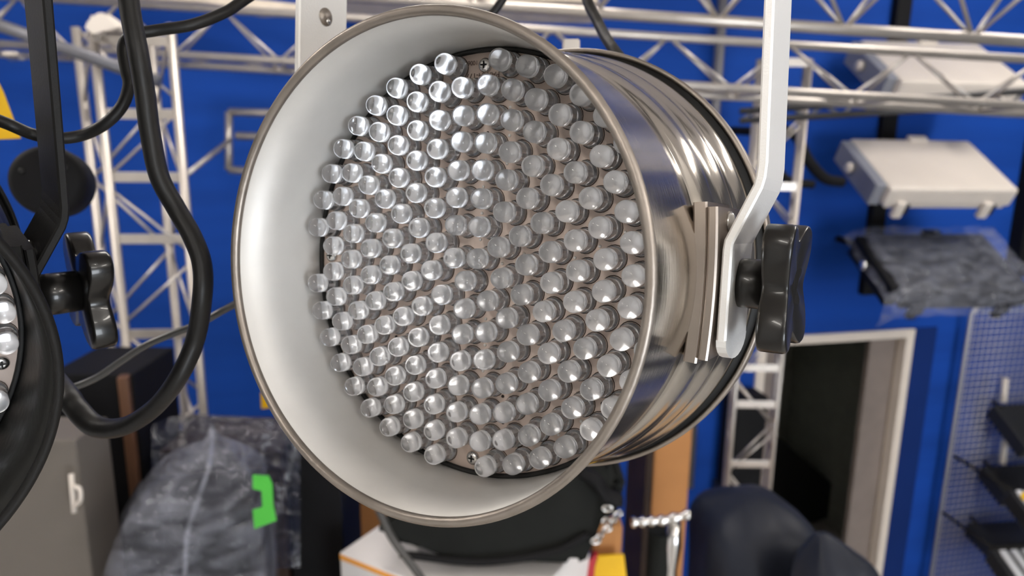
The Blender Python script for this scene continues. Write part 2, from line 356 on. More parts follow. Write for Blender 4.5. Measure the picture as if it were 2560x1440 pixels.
def par_can(label, Cc, A, roll, mats, knob_scale=1., led_count=100, hide=None, xo=0., ytop=.30, group=None, right_tip=0.):
    Cc = Vector(Cc); A = Vector(A).normalized(); dn = Vector((-.0116, .975, .2206)).normalized()
    Xc = dn.cross(A).normalized(); Xc = Matrix.Rotation(math.radians(roll), 3, A) @ Xc
    Yc = A.cross(Xc)
    R3 = Matrix((d2w(Xc), d2w(Yc), d2w(A))).transposed()
    Mw = R3.to_4x4(); Mw.translation = c2w(Cc)
    t = thing('spotlight', label, 'spotlight', M=Mw, group=group)
    L = dict(parent=t, local=True)
    mb, mi_, mr, my, mp, mo = mats
    # rolled front rim
    bm = NB(); prof = [(.1151 + .0024 * math.cos(a), .0015 + .0024 * math.sin(a)) for a in [2 * PI * k / 12 for k in range(13)]]
    lathe(bm, prof, 160); obj('front_rim', bm, mr, **L)
    # barrel: outer skin with its ridges, inner skin
    out = [(.1138, .003), (.1137, .030), (.1137, .060), (.1138, .071), (.1131, .0735), (.1130, .0755), (.1146, .078), (.1170, .086), (.1180, .096),
           (.1178, .104), (.1190, .108), (.1212, .114), (.1216, .120), (.1208, .124), (.1222, .128), (.1246, .134), (.1254, .141), (.1250, .1465), (.1244, .148), (.1236, .148)]
    inn = [(.1225, .146), (.118, .110), (.1124, .072), (.1126, .030), (.1128, .003), (.1138, .003)]
    bm = NB(); lathe(bm, out + inn, 160, mis=[0] * (len(out) - 1) + [1] * len(inn)); obj('barrel', bm, [mb, mi_], **L)
    bm = NB(); lathe(bm, [(.1225, .1465), (.1235, .1505), (.1276, .1512), (.1276, .1535), (.117, .154), (.117, .1465)], 120); obj('rear_seal', bm, 'gap_black', **L)
    bm = NB(); lathe(bm, [(.1240, .1545), (.1280, .1530), (.1282, .1512), (.1296, .1500), (.1309, .1520), (.1309, .1585), (.1296, .1605), (.127, .1615), (.120, .172), (.098, .186), (.06, .192), (0, .194), (0, .19), (.1, .178), (.12, .1535), (.124, .1535)], 160)
    obj('rear_cap', bm, mb if mb != 'polished_alu' else 'rim_alu', **L)
    # seal and cover plate with a dark gap line round every LED hole
    bm = NB(); lathe(bm, [(.1122, ZB - .0016), (.1103, ZB - .0022), (.1098, ZB + .0012), (.1122, ZB + .0012)], 120); obj('gasket', bm, 'gap_black', **L)
    bm = NB(); lathe(bm, [(0, ZB), (.1105, ZB), (.1105, ZB + .003), (0, ZB + .003)], 120)
    spots = led_spots(); SP = []
    n = -A; u = (Vector((0, 1, 0)) - n * n.y).normalized(); v = u.cross(n) * 1.0
    v = (Vector(u)).cross(n)                                   # as measured: x along v, y along -u
    off = v * .0007 - u * .0005 if mb == 'polished_alu' else v * 0
    for x, y, a, r in spots:
        p = v * x - u * y + off; SP.append((p.dot(Xc), p.dot(Yc), a, r))
    for lx, ly, a, r in SP:
        k = 20
        o1 = [bm.verts.new((lx + .0066 * math.cos(2 * PI * i / k), ly + .0066 * math.sin(2 * PI * i / k), ZB - .00025)) for i in range(k)]
        o2 = [bm.verts.new((lx + .0062 * math.cos(2 * PI * i / k), ly + .0062 * math.sin(2 * PI * i / k), ZB - .00025)) for i in range(k)]
        for i in range(k):
            f = bm.faces.new((o1[i], o1[(i + 1) % k], o2[(i + 1) % k], o2[i])); f.material_index = 1
    for ri, (nn, ph, r) in enumerate(RINGS[1:]):
        for kk in range(nn):
            a = math.radians(ph + 360 / nn * (kk + .5)); rr = (r - 7.6) / 1000
            p = v * (rr * math.cos(a)) - u * (rr * math.sin(a)); q = (p.dot(Xc), p.dot(Yc))
            if min((q[0] - s[0]) ** 2 + (q[1] - s[1]) ** 2 for s in SP) < .0077 ** 2: continue
            lathe(bm, [(0, -.0009), (.0007, -.0006), (.0009, 0), (0, 0)], 8, org=(q[0], q[1], ZB), mis=[2] * 3 if (kk + ri) % 3 else [1] * 3)  # small pale and dark dots between the LED holes
    obj('cover_plate', bm, ['board_cream', 'hole_line', 'white_dot'], **L)
    for a in GAPS:
        p = v * (.1035 * math.cos(a)) - u * (.1035 * math.sin(a)); q = (p.dot(Xc), p.dot(Yc))
        bm = NB(); lathe(bm, [(0, -.0018), (.0014, -.0022), (.0028, -.0021), (.0038, -.0009), (.0039, 0), (0, 0)], 24, org=(q[0], q[1], ZB)); abox(bm, q[0] - .0019, q[0] + .0019, q[1] - .0004, q[1] + .0004, ZB - .0024, ZB - .0012, 1); abox(bm, q[0] - .0004, q[0] + .0004, q[1] - .0019, q[1] + .0019, ZB - .0024, ZB - .0012, 1)
        obj('screw', bm, ['steel', 'gap_black'], **L)
    # LEDs
    vis = []
    for i, (lx, ly, a, r) in enumerate(SP):
        Pc = Cc + Xc * lx + Yc * ly + A * (ZB - .012)
        tt = (-Cc.dot(A)) / (-(Pc.dot(A))) if Pc.dot(A) else 1
        hit = Pc * (Cc.dot(A) / Pc.dot(A)) - Cc
        ok = hit.length < .1125 and Pc.z > 0 and abs(Pc.x / Pc.z) < .71 and abs(Pc.y / Pc.z) < .40
        vis.append((0 if ok else 1, Pc.z, i))
    vis.sort(); rest = []
    for rank, (_, z, i) in enumerate(vis):
        lx, ly = SP[i][:2]
        if rank < led_count:
            o = bpy.data.objects.new('led', LED); C.objects.link(o); o.parent = t
            o.matrix_local = Matrix.Translation((lx, ly, ZB - .0003)) @ Matrix.Rotation(random.uniform(0, 6.28), 4, 'Z') @ Matrix.Rotation(random.gauss(0, .025), 4, 'X') @ Matrix.Rotation(random.gauss(0, .025), 4, 'Y')
        else: rest.append((lx, ly))
    if rest:
        bm = NB()
        for lx, ly in rest:
            b2 = bmesh.new(); b2.from_mesh(LED); b2.transform(Matrix.Translation((lx, ly, ZB - .0003)) @ Matrix.Rotation(random.uniform(0, 6.28), 4, 'Z'))
            tmp = bpy.data.meshes.new('tmp'); b2.to_mesh(tmp); b2.free(); bm.from_mesh(tmp); bpy.data.meshes.remove(tmp)
        o = obj('led', bm, ['led_epoxy', 'lead_metal'], **L); o['kind'] = 'stuff'
    # side plates, bolts, yoke, knobs
    Y3 = Vector((0, 1, 0)); Z3 = Vector((0, 0, 1))
    for s in (1, -1):
        for (x0, x1, zz0, zz1, hh) in ((.1112, .1178, .068, .111, .037), (.1182, .1228, .067, .112, .035)):
            bm = NB(); pts = []
            for k in range(13):
                y = -hh + 2 * hh * k / 12; pts.append(Vector((s * ((x0 + x1) / 2 - (y / .035) ** 2 * .0014), y, 0)))
            bar_path(bm, pts, Z3, zz0, zz1, x1 - x0); obj('side_plate', bm, mp, **L)
        for y in (-.0285, .0285):
            bm = NB(); lathe(bm, [(0, .0024), (.0035, .0020), (.005, .0006), (.0052, -.001), (0, -.001)], 20, org=Vector((s * .1224, y, .088)), ex=(Y3, Z3, Vector((s, 0, 0))))
            obj('bolt', bm, 'steel', **L)
    # yoke hangs plumb-ish: bend points (x outward, y down)
    bm = NB(); prof = [(.12625, .026), (.12625, .018), (.12625, 0), (.12625, -.016), (.1270, -.0195), (.1410, -.0445), (.1425, -.049), (.14325, -.055), (.14325, -.15), (.14325, -ytop + .012), (.1400, -ytop + .003), (.131, -ytop)]
    lean = lambda y: right_tip * (.5 * min(1, max(0, (-y - .016) / .035)) + .5 * min(1, max(0, (-y - .05) / .13)))
    pts = [Vector((x + xo - lean(y), y, 0)) for x, y in prof] + [Vector((-x - xo, y, 0)) for x, y in reversed(prof)]
    bar_path(bm, pts, Z3, .070, .112, .0045)
    yo = obj('yoke', bm, my, **L)
    # rounded yoke feet
    for s in (1, -1):
        bm = NB(); poly = [Vector((s * (.124 + xo), .0255, .070))] + [Vector((s * (.124 + xo), .0255 + .0105 * math.sin(PI * k / 10), .091 - .021 * math.cos(PI * k / 10))) for k in range(1, 10)] + [Vector((s * (.124 + xo), .0255, .112))]
        prism(bm, poly, Vector((s * .0045, 0, 0))); obj('yoke_foot', bm, my, **L)
        for nm, b in star_knob(Vector((s * (.1287 + xo + (.008 if xo else 0)), 0, .091)), Vector((s, 0, 0)), Vector((0, 1, 0)), Vector((0, 0, 1)), scale=knob_scale, r=.0365, back=(.008 if xo else 0)):
            obj(nm, b, 'knob_black', **L)
    # keyhole seen on the left arm
    bm = NB(); lathe(bm, [(0, 0), (.0056, 0), (.0056, .0006), (0, .0006)], 24, org=Vector((-.1411, -.148, .092)), ex=(Y3, Z3, Vector((1, 0, 0))))
    obj('bolt_hole', bm, 'rim_alu' if mb == 'polished_alu' else 'gap_black', **L)
    bm = NB(); lathe(bm, [(0, .0014), (.0016, .001), (.0020, .0006), (0, .0006)], 16, org=Vector((-.1406, -.1455, .0935)), ex=(Y3, Z3, Vector((1, 0, 0))))
    obj('hook_bolt', bm, 'steel', **L)
    return t, Mw, SP, (v, u, Xc, Yc)
C1, A1 = (-.04797, -.00754, .33596), (.49508, -.06243, .86660)
t1, M1, SP1, ax1 = par_can('polished silver round spotlight full of clear LEDs, hanging in a silver bracket', C1, A1, -2.1,
    ('polished_alu', 'satin_alu', 'rim_alu', 'silver_paint', 'plate_alu', ''), right_tip=.0085)
# small print beside the screw at the top of the cover plate
def print_on(parent, txt, gap_a, r, tang, size, m, name='printed_text'):
    v, u, Xc, Yc = ax1
    cu = bpy.data.curves.new('t', 'FONT'); cu.body = txt; cu.size = size; cu.align_x = 'CENTER'
    to = bpy.data.objects.new('t', cu); C.objects.link(to); bpy.context.view_layer.update(); dg = bpy.context.evaluated_depsgraph_get()
    me = bpy.data.meshes.new_from_object(to.evaluated_get(dg)); bpy.data.objects.remove(to)
    a = math.radians(gap_a); rad = Vector((0, 0, 0)) + v * math.cos(a) - u * math.sin(a); tn = v * (-math.sin(a)) - u * math.cos(a)
    loc = lambda q: Vector((q.dot(Xc), q.dot(Yc), 0))
    p = loc(rad * r + tn * tang); ex = loc(tn).normalized(); ey = loc(-rad).normalized()
    bm = NB(); bm.from_mesh(me)
    if ex.cross(ey).z > 0: ex = -ex          # readable seen from the front (-Z side)
    for vv in bm.verts: vv.co = p + ex * vv.co.x + ey * vv.co.y + Vector((0, 0, ZB - .0004))
    obj(name, bm, m, parent=parent, local=True); bpy.data.meshes.remove(me)
print_on(t1, '10063', 94.4, .1062, -.0085, .0032, 'print_brown')
print_on(t1, 'PAR 64-177 RM', 94.4, .0998, -.0050, .0042, 'print_brown')
C2, A2 = (-.2955, .0519, .2676), (-.6608, -.331, .6737)
t2, M2, SP2, ax2 = par_can('black round spotlight cut off by the left edge, with a row of LEDs inside', C2, A2, 0,
    ('black_barrel', 'black_barrel', 'black_paint', 'black_paint', 'black_paint', ''), xo=-.006, led_count=40)
# ------------------------------------------------------------------ hanging pipe that carries both spotlights (above the frame)
def bracket_top(Mw): return Mw @ Vector((0, -.30, .091))
h1, h2 = bracket_top(M1), bracket_top(M2)
zz = max(h1.z, h2.z) + .05
dirp = (Vector((h1.x, h1.y, 0)) - Vector((h2.x, h2.y, 0))).normalized()
P0, P1 = Vector((h2.x, h2.y, zz)) - dirp * .5, Vector((h1.x, h1.y, zz)) + dirp * .5
t = thing('lighting_bar', 'black horizontal bar above the frame carrying the two round spotlights', 'lighting bar', loc=(P0 + P1) / 2)
bm = NB(); tube(bm, [P0, P1], .017, 20); obj('bar', bm, 'black_paint', t)
for q in (P0 + dirp * .06, P1 - dirp * .06):
    bm = NB(); tube(bm, [q, Vector((q.x, q.y, CEIL))], .006, 10); obj('hanger', bm, 'black_paint', t)
for hh in (h1, h2):
    bm = NB(); c = Vector((hh.x, hh.y, zz)); up = Vector((0, 0, 1))
    pts = [hh - up * .012, hh + up * .012, c - up * .03 + dirp.cross(up) * .01] + [c + dirp.cross(up) * .023 * math.cos(a) + up * .023 * math.sin(a) for a in [-1.2 + .35 * k for k in range(9)]]
    bar_path(bm, pts, dirp, -.015, .015, .005); obj('hook_clamp', bm, 'black_paint', t)
# ------------------------------------------------------------------ cables near the spotlights
def cable(pts, r, m, label, name='cable', seg=14, ribs=False, flat=1.):
    bm = NB(); P = [at(*p) for p in pts]; tube(bm, spline(P, 8), r, seg, flat=flat)
    if ribs:
        S = spline(P, 8)
        for k in (-1, 1):
            pass
    return tag(obj(name, bm, m), label, 'cable')
cable([(318, -160, .40), (322, 0, .40), (345, 130, .40), (362, 230, .405), (375, 330, .41), (398, 440, .415), (440, 520, .42), (480, 590, .42), (505, 660, .42), (506, 740, .42), (488, 850, .43), (445, 945, .43), (385, 1020, .44), (310, 1066, .45), (240, 1066, .46), (190, 1020, .47), (166, 985, .48), (120, 930, .52), (60, 880, .56)], .0053, 'cable_black',
      'thick black cable looping down between the two round spotlights', flat=1.35)
cable([(700, -60, .47), (610, 0, .46), (560, 32, .45), (480, 62, .44), (390, 76, .435), (330, 88, .43), (308, 120, .43), (316, 180, .43), (322, 215, .43), (305, 265, .43), (262, 310, .43), (205, 338, .43), (140, 346, .425), (80, 335, .42), (20, 310, .41), (-60, 280, .41)], .0034, 'cable_black',
      'thinner black cable curving from the top down past the black bar to the left edge')
cable([(120, 985, .54), (170, 973, .54), (240, 945, .54), (300, 905, .54), (360, 866, .54), (430, 835, .54), (500, 808, .54), (560, 775, .54), (640, 735, .53), (760, 690, .56)], .0026, 'cable_grey',
      'thin shiny grey cable running behind the silver spotlight on the left')
cable([(1452, -80, .62), (1468, 0, .60), (1492, 50, .58), (1512, 90, .56), (1535, 125, .54), (1570, 175, .52), (1590, 240, .50)], .0042, 'cable_black',
      'black cable rising from behind the top of the silver spotlight')
cable([(1290, -60, .60), (1262, -10, .60), (1240, 22, .60), (1215, 50, .60), (1190, 90, .60), (1200, 200, .57)], .0034, 'cable_black',
      'short black cable end above the top rim of the silver spotlight')
cable([(930, 1240, 1.6), (955, 1292, 1.6), (980, 1345, 1.6), (1020, 1400, 1.6), (1062, 1460, 1.6), (1110, 1560, 1.6)], .0085, 'cable_grey', 'grey strap cable crossing in front of the white carton')
# small black speaker disc behind the black bar
t = thing('disc_lamp', 'round black lamp housing behind the black bracket bar', 'lamp', loc=at(130, 450, .75))
cc = at(116, 450, .75); ax = (d2w((.35, .05, -1))).normalized(); X_, Y_ = frame_z(ax)
bm = NB(); lathe(bm, [(0, .004), (.028, .003), (.034, -.001), (.036, -.01), (.036, -.05), (.026, -.075), (0, -.08)], 48, org=cc, ex=(X_, Y_, ax)); obj('lamp_body', bm, 'black_matte', t)
for a in (.6, 2.7, 4.8):
    bm = NB(); lathe(bm, [(0, .0052), (.003, .005), (.003, .002), (0, .002)], 12, org=cc + (X_ * math.cos(a) + Y_ * math.sin(a)) * .022, ex=(X_, Y_, ax)); obj('screw', bm, 'gap_black', t)
bm = NB(); tube(bm, [cc - ax * .03 + Vector((0, 0, .04)), Vector((cc.x, cc.y, zz - .0)) - ax * .03], .005, 10); obj('hanger', bm, 'black_paint', t)
# ------------------------------------------------------------------ trusses
def truss(name, label, chords, r, rb, pattern, step, mi='truss_alu', extra=None):
    """chords: list of point pairs; pattern: list of (i, j) chord pairs joined by a zigzag"""
    mid = sum((a + b for a, b in chords), Vector()) / (2 * len(chords))
    t = thing(name, label, 'truss', loc=mid)
    for a, b in chords:
        bm = NB(); tube(bm, [a, b], r, 16); obj('chord', bm, mi, t)
    for i, j in pattern:
        bm = NB(); a0, a1 = chords[i]; b0, b1 = chords[j]; n = max(2, int(round((a1 - a0).length / step)))
        for k in range(n):
            if k % 2 == 0: p, q = a0.lerp(a1, k / n), b0.lerp(b1, (k + 1) / n)
            else: p, q = b0.lerp(b1, k / n), a0.lerp(a1, (k + 1) / n)
            tube(bm, [p, q], rb, 10)
        obj('bracing', bm, mi, t)
    return t
# upper truss: its lowest chord crosses the top of the photo
A0, A1_ = at(600, -26, 2.15), at(2760, 116, 2.0)
up = Vector((0, 0, .22)); bk = (A1_ - A0).cross(Vector((0, 0, 1))).normalized()
truss('triangular_truss', 'silver triangular lighting truss crossing the very top, nearest the camera', [(A0, A1_), (A0 + up - bk * .13, A1_ + up - bk * .13), (A0 + up + bk * .13, A1_ + up + bk * .13)], .0160, .0055, [(0, 1), (0, 2), (1, 2)], .17)
# lower truss: top chord and two bottom chords
L0, L1 = at(-200, -22, 2.85), at(2760, 160, 2.45)
D0, D1 = at(-200, 98, 2.75), at(2760, 276, 2.40)
E0, E1 = at(-200, 124, 2.98), at(2760, 296, 2.60)
truss('triangular_truss', 'longer silver truss spanning the whole photo below the nearest one', [(L0, L1), (D0, D1), (E0, E1)], .0145, .0052, [(0, 1), (0, 2), (1, 2)], .20)
# standing ladder trusses
def column(label, tl, tr, bl, br, z, deep, rungs, turn, r, cap_h):
    """front rails given by picture points at depth z, back rails set back by deep; carried down to the floor"""
    def down(p, q):                                    # extend to the floor
        a, b = at(*p, z), at(*q, z); m = (a.x + b.x) / 2; y = (a.y + b.y) / 2
        return Vector((m, y, max(a.z, b.z))), Vector((m, y, 0.01))
    fl, fr = down(tl, bl), down(tr, br)
    side = (fr[0] - fl[0]); side.z = 0; side.normalize(); bk = Matrix.Rotation(math.radians(turn), 3, 'Z') @ Vector((-side.y, side.x, 0))
    top = min(fl[0].z, fr[0].z); fl = (Vector((*fl[0].xy, top)), fl[1]); fr = (Vector((*fr[0].xy, top)), fr[1])
    t = thing('truss_tower', label, 'truss', loc=((fl[1] + fr[1]) / 2 + bk * deep / 2) * 1)
    rails = [fl, fr, tuple(p + bk * deep for p in fl), tuple(p + bk * deep for p in fr)]
    for a, b in rails:
        bm = NB(); tube(bm, [a, b], r, 14); obj('rail', bm, 'truss_alu', t)
    W = (fr[0] - fl[0]).length
    zs = []
    for py in rungs:
        zz_ = at((tl[0] + tr[0]) / 2, py, z).z; zs.append(zz_)
        bm = NB(); c = (fl[0] + fr[0]) / 2; box(bm, (c.x, c.y, zz_), (side, bk, Vector((0, 0, 1))), (W / 2, .004, cap_h / 2), 0, .002)
        obj('cross_plate', bm, 'truss_alu', t)
    bm = NB(); n = int((top - .1) / .24)
    for k in range(n):
        za, zb_ = top - k * .24, top - (k + 1) * .24
        for (p, q) in ((0, 2), (1, 3), (2, 3)):
            a, b = rails[p][0], rails[q][0]
            if k % 2: a, b = b, a
            tube(bm, [Vector((a.x, a.y, za)), Vector((b.x, b.y, zb_))], .0055, 8)
        if k % 2 == 0: tube(bm, [Vector((fl[0].x, fl[0].y, za - .02)), Vector((fr[0].x, fr[0].y, zb_ + .02))], .005, 8)
        else: tube(bm, [Vector((fr[0].x, fr[0].y, za - .02)), Vector((fl[0].x, fl[0].y, zb_ + .02))], .005, 8)
    obj('bracing', bm, 'truss_alu', t)
    return t, rails
column('tall silver ladder truss standing at the left, in front of the blue wall', (236, 70), (428, 70), (345, 1170), (508, 1040), 2.38, .19, [112, 285, 440, 597, 850, 1090, 1330], 38, .0145, .032)
column('slimmer silver ladder truss standing beside the doorway', (1906, 150), (2018, 158), (1818, 1230), (1930, 1230), 3.35, .05, [165, 462, 760, 845, 938, 1040, 1212], 0, .0115, .036)
# small aluminium wall bracket and its stay
t = thing('wall_bracket', 'small square aluminium tube frame on the blue wall behind the silver spotlight', 'bracket', loc=wall_hit(600, 350))
bm = NB(); z_ = 3.2
for p, q in (((572, 280), (572, 425)), ((572, 280), (760, 285)), ((572, 425), (700, 432)), ((590, 340), (760, 345))):
    tube(bm, [at(*p, z_), at(*q, z_)], .017, 4)
obj('tube_frame', bm, 'truss_alu', t)
bm = NB(); tube(bm, [at(575, 350, z_), at(462, 440, 3.0)], .011, 10); obj('stay', bm, 'truss_alu', t)
bm = NB(); a = at(760, 285, z_); tube(bm, [a, Vector((a.x, YB, a.z))], .014, 8); a = at(700, 432, z_); tube(bm, [a, Vector((a.x, YB, a.z))], .014, 8); obj('arm', bm, 'truss_alu', t)
# pipes
def pole(p, q, r, m, label, name='pipe', seg=16):
    bm = NB(); tube(bm, [at(*p), at(*q)], r, seg); return tag(obj(name, bm, m), label, 'pipe')
pole((-120, 22, 2.0), (400, 205, 2.08), .0175, 'pipe_grey', 'grey steel tube sloping down across the top left corner')
a = wall_hit(1789, 100); bm = NB(); tube(bm, [Vector((a.x, YB - .05, 1.2)), Vector((a.x, YB - .05, CEIL))], .026, 16); tag(obj('pipe', bm, 'pipe_grey'), 'grey vertical conduit on the blue wall behind the trusses', 'pipe')
t = thing('black_truss', 'slim black ladder truss slanting behind the silver trusses at the upper right', 'truss', loc=at(2200, 260, 2.9))
for (p, q) in (((1850, 278, 2.8), (2700, 218, 2.7)), ((1850, 302, 2.8), (2700, 252, 2.7))):
    bm = NB(); tube(bm, [at(*p), at(*q)], .012, 12); obj('chord', bm, 'pipe_dark', t)
bm = NB()
for k in range(20):
    x = 1850 + 42 * k; y1 = 278 - 60 * (x - 1850) / 850; y2 = 302 - 50 * (x - 1850) / 850
    p, q = ((x, y1), (x + 42, y2 - 2)) if k % 2 else ((x, y2), (x + 42, y1 - 3))
    tube(bm, [at(*p, 2.8 - .1 * k / 20), at(*q, 2.8 - .1 * k / 20)], .006, 8)
obj('bracing', bm, 'pipe_grey', t)
# small clamps, end plate, lamp above the trusses
def small(name, label, cat, polys, z, dep, m, bev=.004, grp=None):
    bm = NB(); ext = d2w((0, 0, dep))
    for poly in polys: prism(bm, [at(x, y, z) for x, y in poly], ext, 0, bev)
    return tag(obj(name, bm, m), label, cat, grp)
small('connector', 'white connector block sitting on the top of the silver spotlight', 'connector', [[(1408, 96), (1450, 96), (1450, 128), (1408, 128)]], .62, .012, 'white_plastic', .001)
small('plastic_wrap', 'crumpled white plastic on top of the left ladder truss', 'plastic wrap', [[(214, 40), (228, 30), (262, 27), (292, 50), (310, 72), (300, 78), (276, 66), (240, 68), (236, 96), (224, 96), (222, 66)]], 2.2, .08, 'white_plastic', .012)
small('end_plate', 'pale end plate of a beam left of the black cable', 'plate', [[(2, 124), (40, 126), (42, 142), (0, 142)]], 2.3, .05, 'truss_alu', .006)
small('timber_board', 'tan timber board lying on top of the trusses', 'board', [[(250, -30), (560, -12), (745, 8), (745, 30), (640, 26), (520, 6), (250, -8)]], 3.08, .08, 'mixed_paper', .008)
small('timber_board', 'cream board edge above the top rim of the silver spotlight', 'board', [[(820, -60), (1490, -60), (1500, 8), (820, -4)]], 3.1, .25, 'mixed_paper', .01)
# black wall rail and flood fixtures
pa, pb = wall_hit(2205, 200), wall_hit(2205, 800)
bm = NB(); xr = (pa.x + pb.x) / 2 - .05; abox(bm, xr - .045, xr + .045, YB - .055, YB - .002, 2.32, CEIL, 0, .006)
tag(obj('mounting_rail', bm, 'black_matte'), 'black vertical rail on the blue wall behind the flat floodlights', 'rail')
pa = wall_hit(2575, 420); bm = NB(); abox(bm, pa.x - .075, pa.x + .05, YB - .10, YB - .002, 2.4, CEIL, 0, .006)
tag(obj('mounting_rail', bm, 'black_matte'), 'black vertical rail at the right edge beside the flat floodlights', 'rail')
def flood(px, py, z, label, mb, mside, mknob, scale=1., wrap=False, pitch=None):
    o = at(px, py, z); q0 = at(2125, 345, 3.9)
    e1 = (at(2422, 350, 3.98) - q0).normalized(); e2 = at(2230, 472, 3.56) - q0; e2 = (e2 - e1 * e2.dot(e1)).normalized(); e3 = e1.cross(e2).normalized()
    if e3.z > 0: e3 = -e3
    W, D, T = .68 * scale, .465 * scale, .115 * scale
    t = thing('floodlight', label, 'floodlight', loc=o)
    def P(a, b, c): return o + e1 * a * W + e2 * b * D + e3 * c * T
    bm = NB(); box(bm, P(.5, .5, .45), (e1, e2, e3), (W / 2, D / 2, T * .45), 0, .018); obj('housing', bm, mb, t)
    bm = NB(); box(bm, P(.5, .5, .95), (e1, e2, e3), (W * .47, D * .47, T * .12), 0, .006); obj('front_frame', bm, mb, t)
    bm = NB(); box(bm, P(-.035, .48, .55), (e1, e2, e3), (W * .045, D * .44, T * .52), 0, .008); obj('side_panel', bm, mside, t)
    bm = NB(); c = P(-.085, .42, .5); X_, Y_ = frame_z(-e1); lathe(bm, [(0, .03), (.018, .028), (.026, .02), (.026, 0), (0, 0)], 24, org=c, ex=(X_, Y_, -e1)); obj('knob', bm, mknob, t)
    for a in (.12, .80):
        bm = NB(); box(bm, P(a, 1.02, 1.0), (e1, e2, e3), (.024, .016, .045), 0, .008); obj('latch', bm, mb, t)
        bm = NB(); box(bm, P(a + .06, 1.0, 1.02), (e1, e2, e3), (.014, .012, .03), 0, .003); obj('latch_gap', bm, 'gap_black', t)
    bm = NB(); pb_ = P(.15, .15, .7); tube(bm, [pb_, Vector((pb_.x, YB - .03, pb_.z + .02))], .02, 12); obj('arm', bm, 'black_paint', t)
    bm = NB(); box(bm, P(.55, .02, -.04), (e1, e2, e3), (.05, .02, .012), 0, .004); obj('top_lug', bm, mb, t)
    return t, P, (e1, e2, e3), (W, D, T)
flood(2125, 345, 3.9, 'white flat floodlight in the middle of the column on the wall', 'white_plastic', 'grey_plastic', 'white_plastic')
flood(2150, 98, 3.9, 'topmost white floodlight, half hidden behind the trusses', 'white_plastic', 'grey_plastic', 'white_plastic')
t, P, ee, dd = flood(2160, 582, 3.9, 'dark floodlight wrapped in clear plastic, lowest of the three on the wall', 'dark_plastic', 'black_matte', 'steel')
bm = NB(); N1, N2 = 26, 18
def film_pt(i, j):
    a, b = -.12 + 1.22 * i / N1, -.08 + 1.2 * j / N2; c = -.10 - .05 * math.sin(i * 1.7 + j * .6) - .04 * math.sin(j * 2.1 - i * .5)
    if b > .98: c += (b - .98) * 9
    if a < 0: c += -a * 5
    return P(a, min(b, 1.06), c)
g = [[bm.verts.new(film_pt(i, j)) for j in range(N2 + 1)] for i in range(N1 + 1)]
for i in range(N1):
    for j in range(N2): bm.faces.new((g[i][j], g[i + 1][j], g[i + 1][j + 1], g[i][j + 1])).smooth = True
obj('plastic_cover', bm, 'plastic_film', t)
# black yoke hook on the wall beside the second ladder truss
t = thing('clamp_arm', 'black curved clamp arm on the blue wall left of the white floodlight', 'clamp', loc=at(1990, 400, 3.45))
bm = NB(); tube(bm, spline([at(1878, 430, 3.5), at(1895, 350, 3.5), at(1940, 325, 3.5), at(1990, 340, 3.5), at(2020, 400, 3.5), at(2062, 446, 3.55), at(2105, 455, 3.6)], 8), .026, 12); obj('arm', bm, 'black_matte', t)
bm = NB(); tube(bm, spline([at(1925, 345, 3.5), at(1935, 400, 3.5), at(1970, 450, 3.5), at(2035, 462, 3.5)], 8), .020, 12); obj('jaw', bm, 'black_matte', t)
bm = NB(); a = at(1930, 330, 3.5); tube(bm, [a, Vector((a.x, YB - .001, a.z))], .022, 12); obj('wall_stub', bm, 'black_matte', t)
# ------------------------------------------------------------------ mesh panel and the fixtures hung on it
pm = wall_hit(2447, 765); PX0 = pm.x + .0; PZ1 = pm.z; YM = YB - .10
t = thing('mesh_panel', 'grey wire mesh panel with a rounded tube frame at the right edge', 'mesh panel', loc=(PX0 + .5, YM, .6))
d = at(2447, 765, 1) - CAM; k_ = (YM) / d.y; c0 = CAM + d * k_; PX0, PZ1 = c0.x - .045, c0.z
bm = NB(); rr = .07; path = [Vector((PX0, YM, .05))] + [Vector((PX0, YM, PZ1 - rr))] + [Vector((PX0 + rr - rr * math.cos(a), YM, PZ1 - rr + rr * math.sin(a))) for a in [PI / 2 * k / 6 for k in range(1, 7)]] + [Vector((XR - .15, YM, PZ1)), Vector((XR - .10, YM, PZ1 - .05)), Vector((XR - .10, YM, .05))]
tube(bm, path, .0125, 12); obj('tube_frame', bm, 'grid_wire', t)
bm = NB(); x = PX0 + .042
while x < XR - .12: tube(bm, [Vector((x, YM, .06)), Vector((x, YM, PZ1 - .004))], .0032, 5); x += .042
zc = PZ1 - .042
while zc > .08: tube(bm, [Vector((PX0, YM - .005, zc)), Vector((XR - .10, YM - .005, zc))], .0032, 5); zc -= .042
obj('wire_mesh', bm, 'grid_wire', t)
for xx in (PX0, XR - .1):
    bm = NB(); tube(bm, [Vector((xx, YM, 0)), Vector((xx, YM, .08))], .0125, 10); obj('leg', bm, 'grid_wire', t)
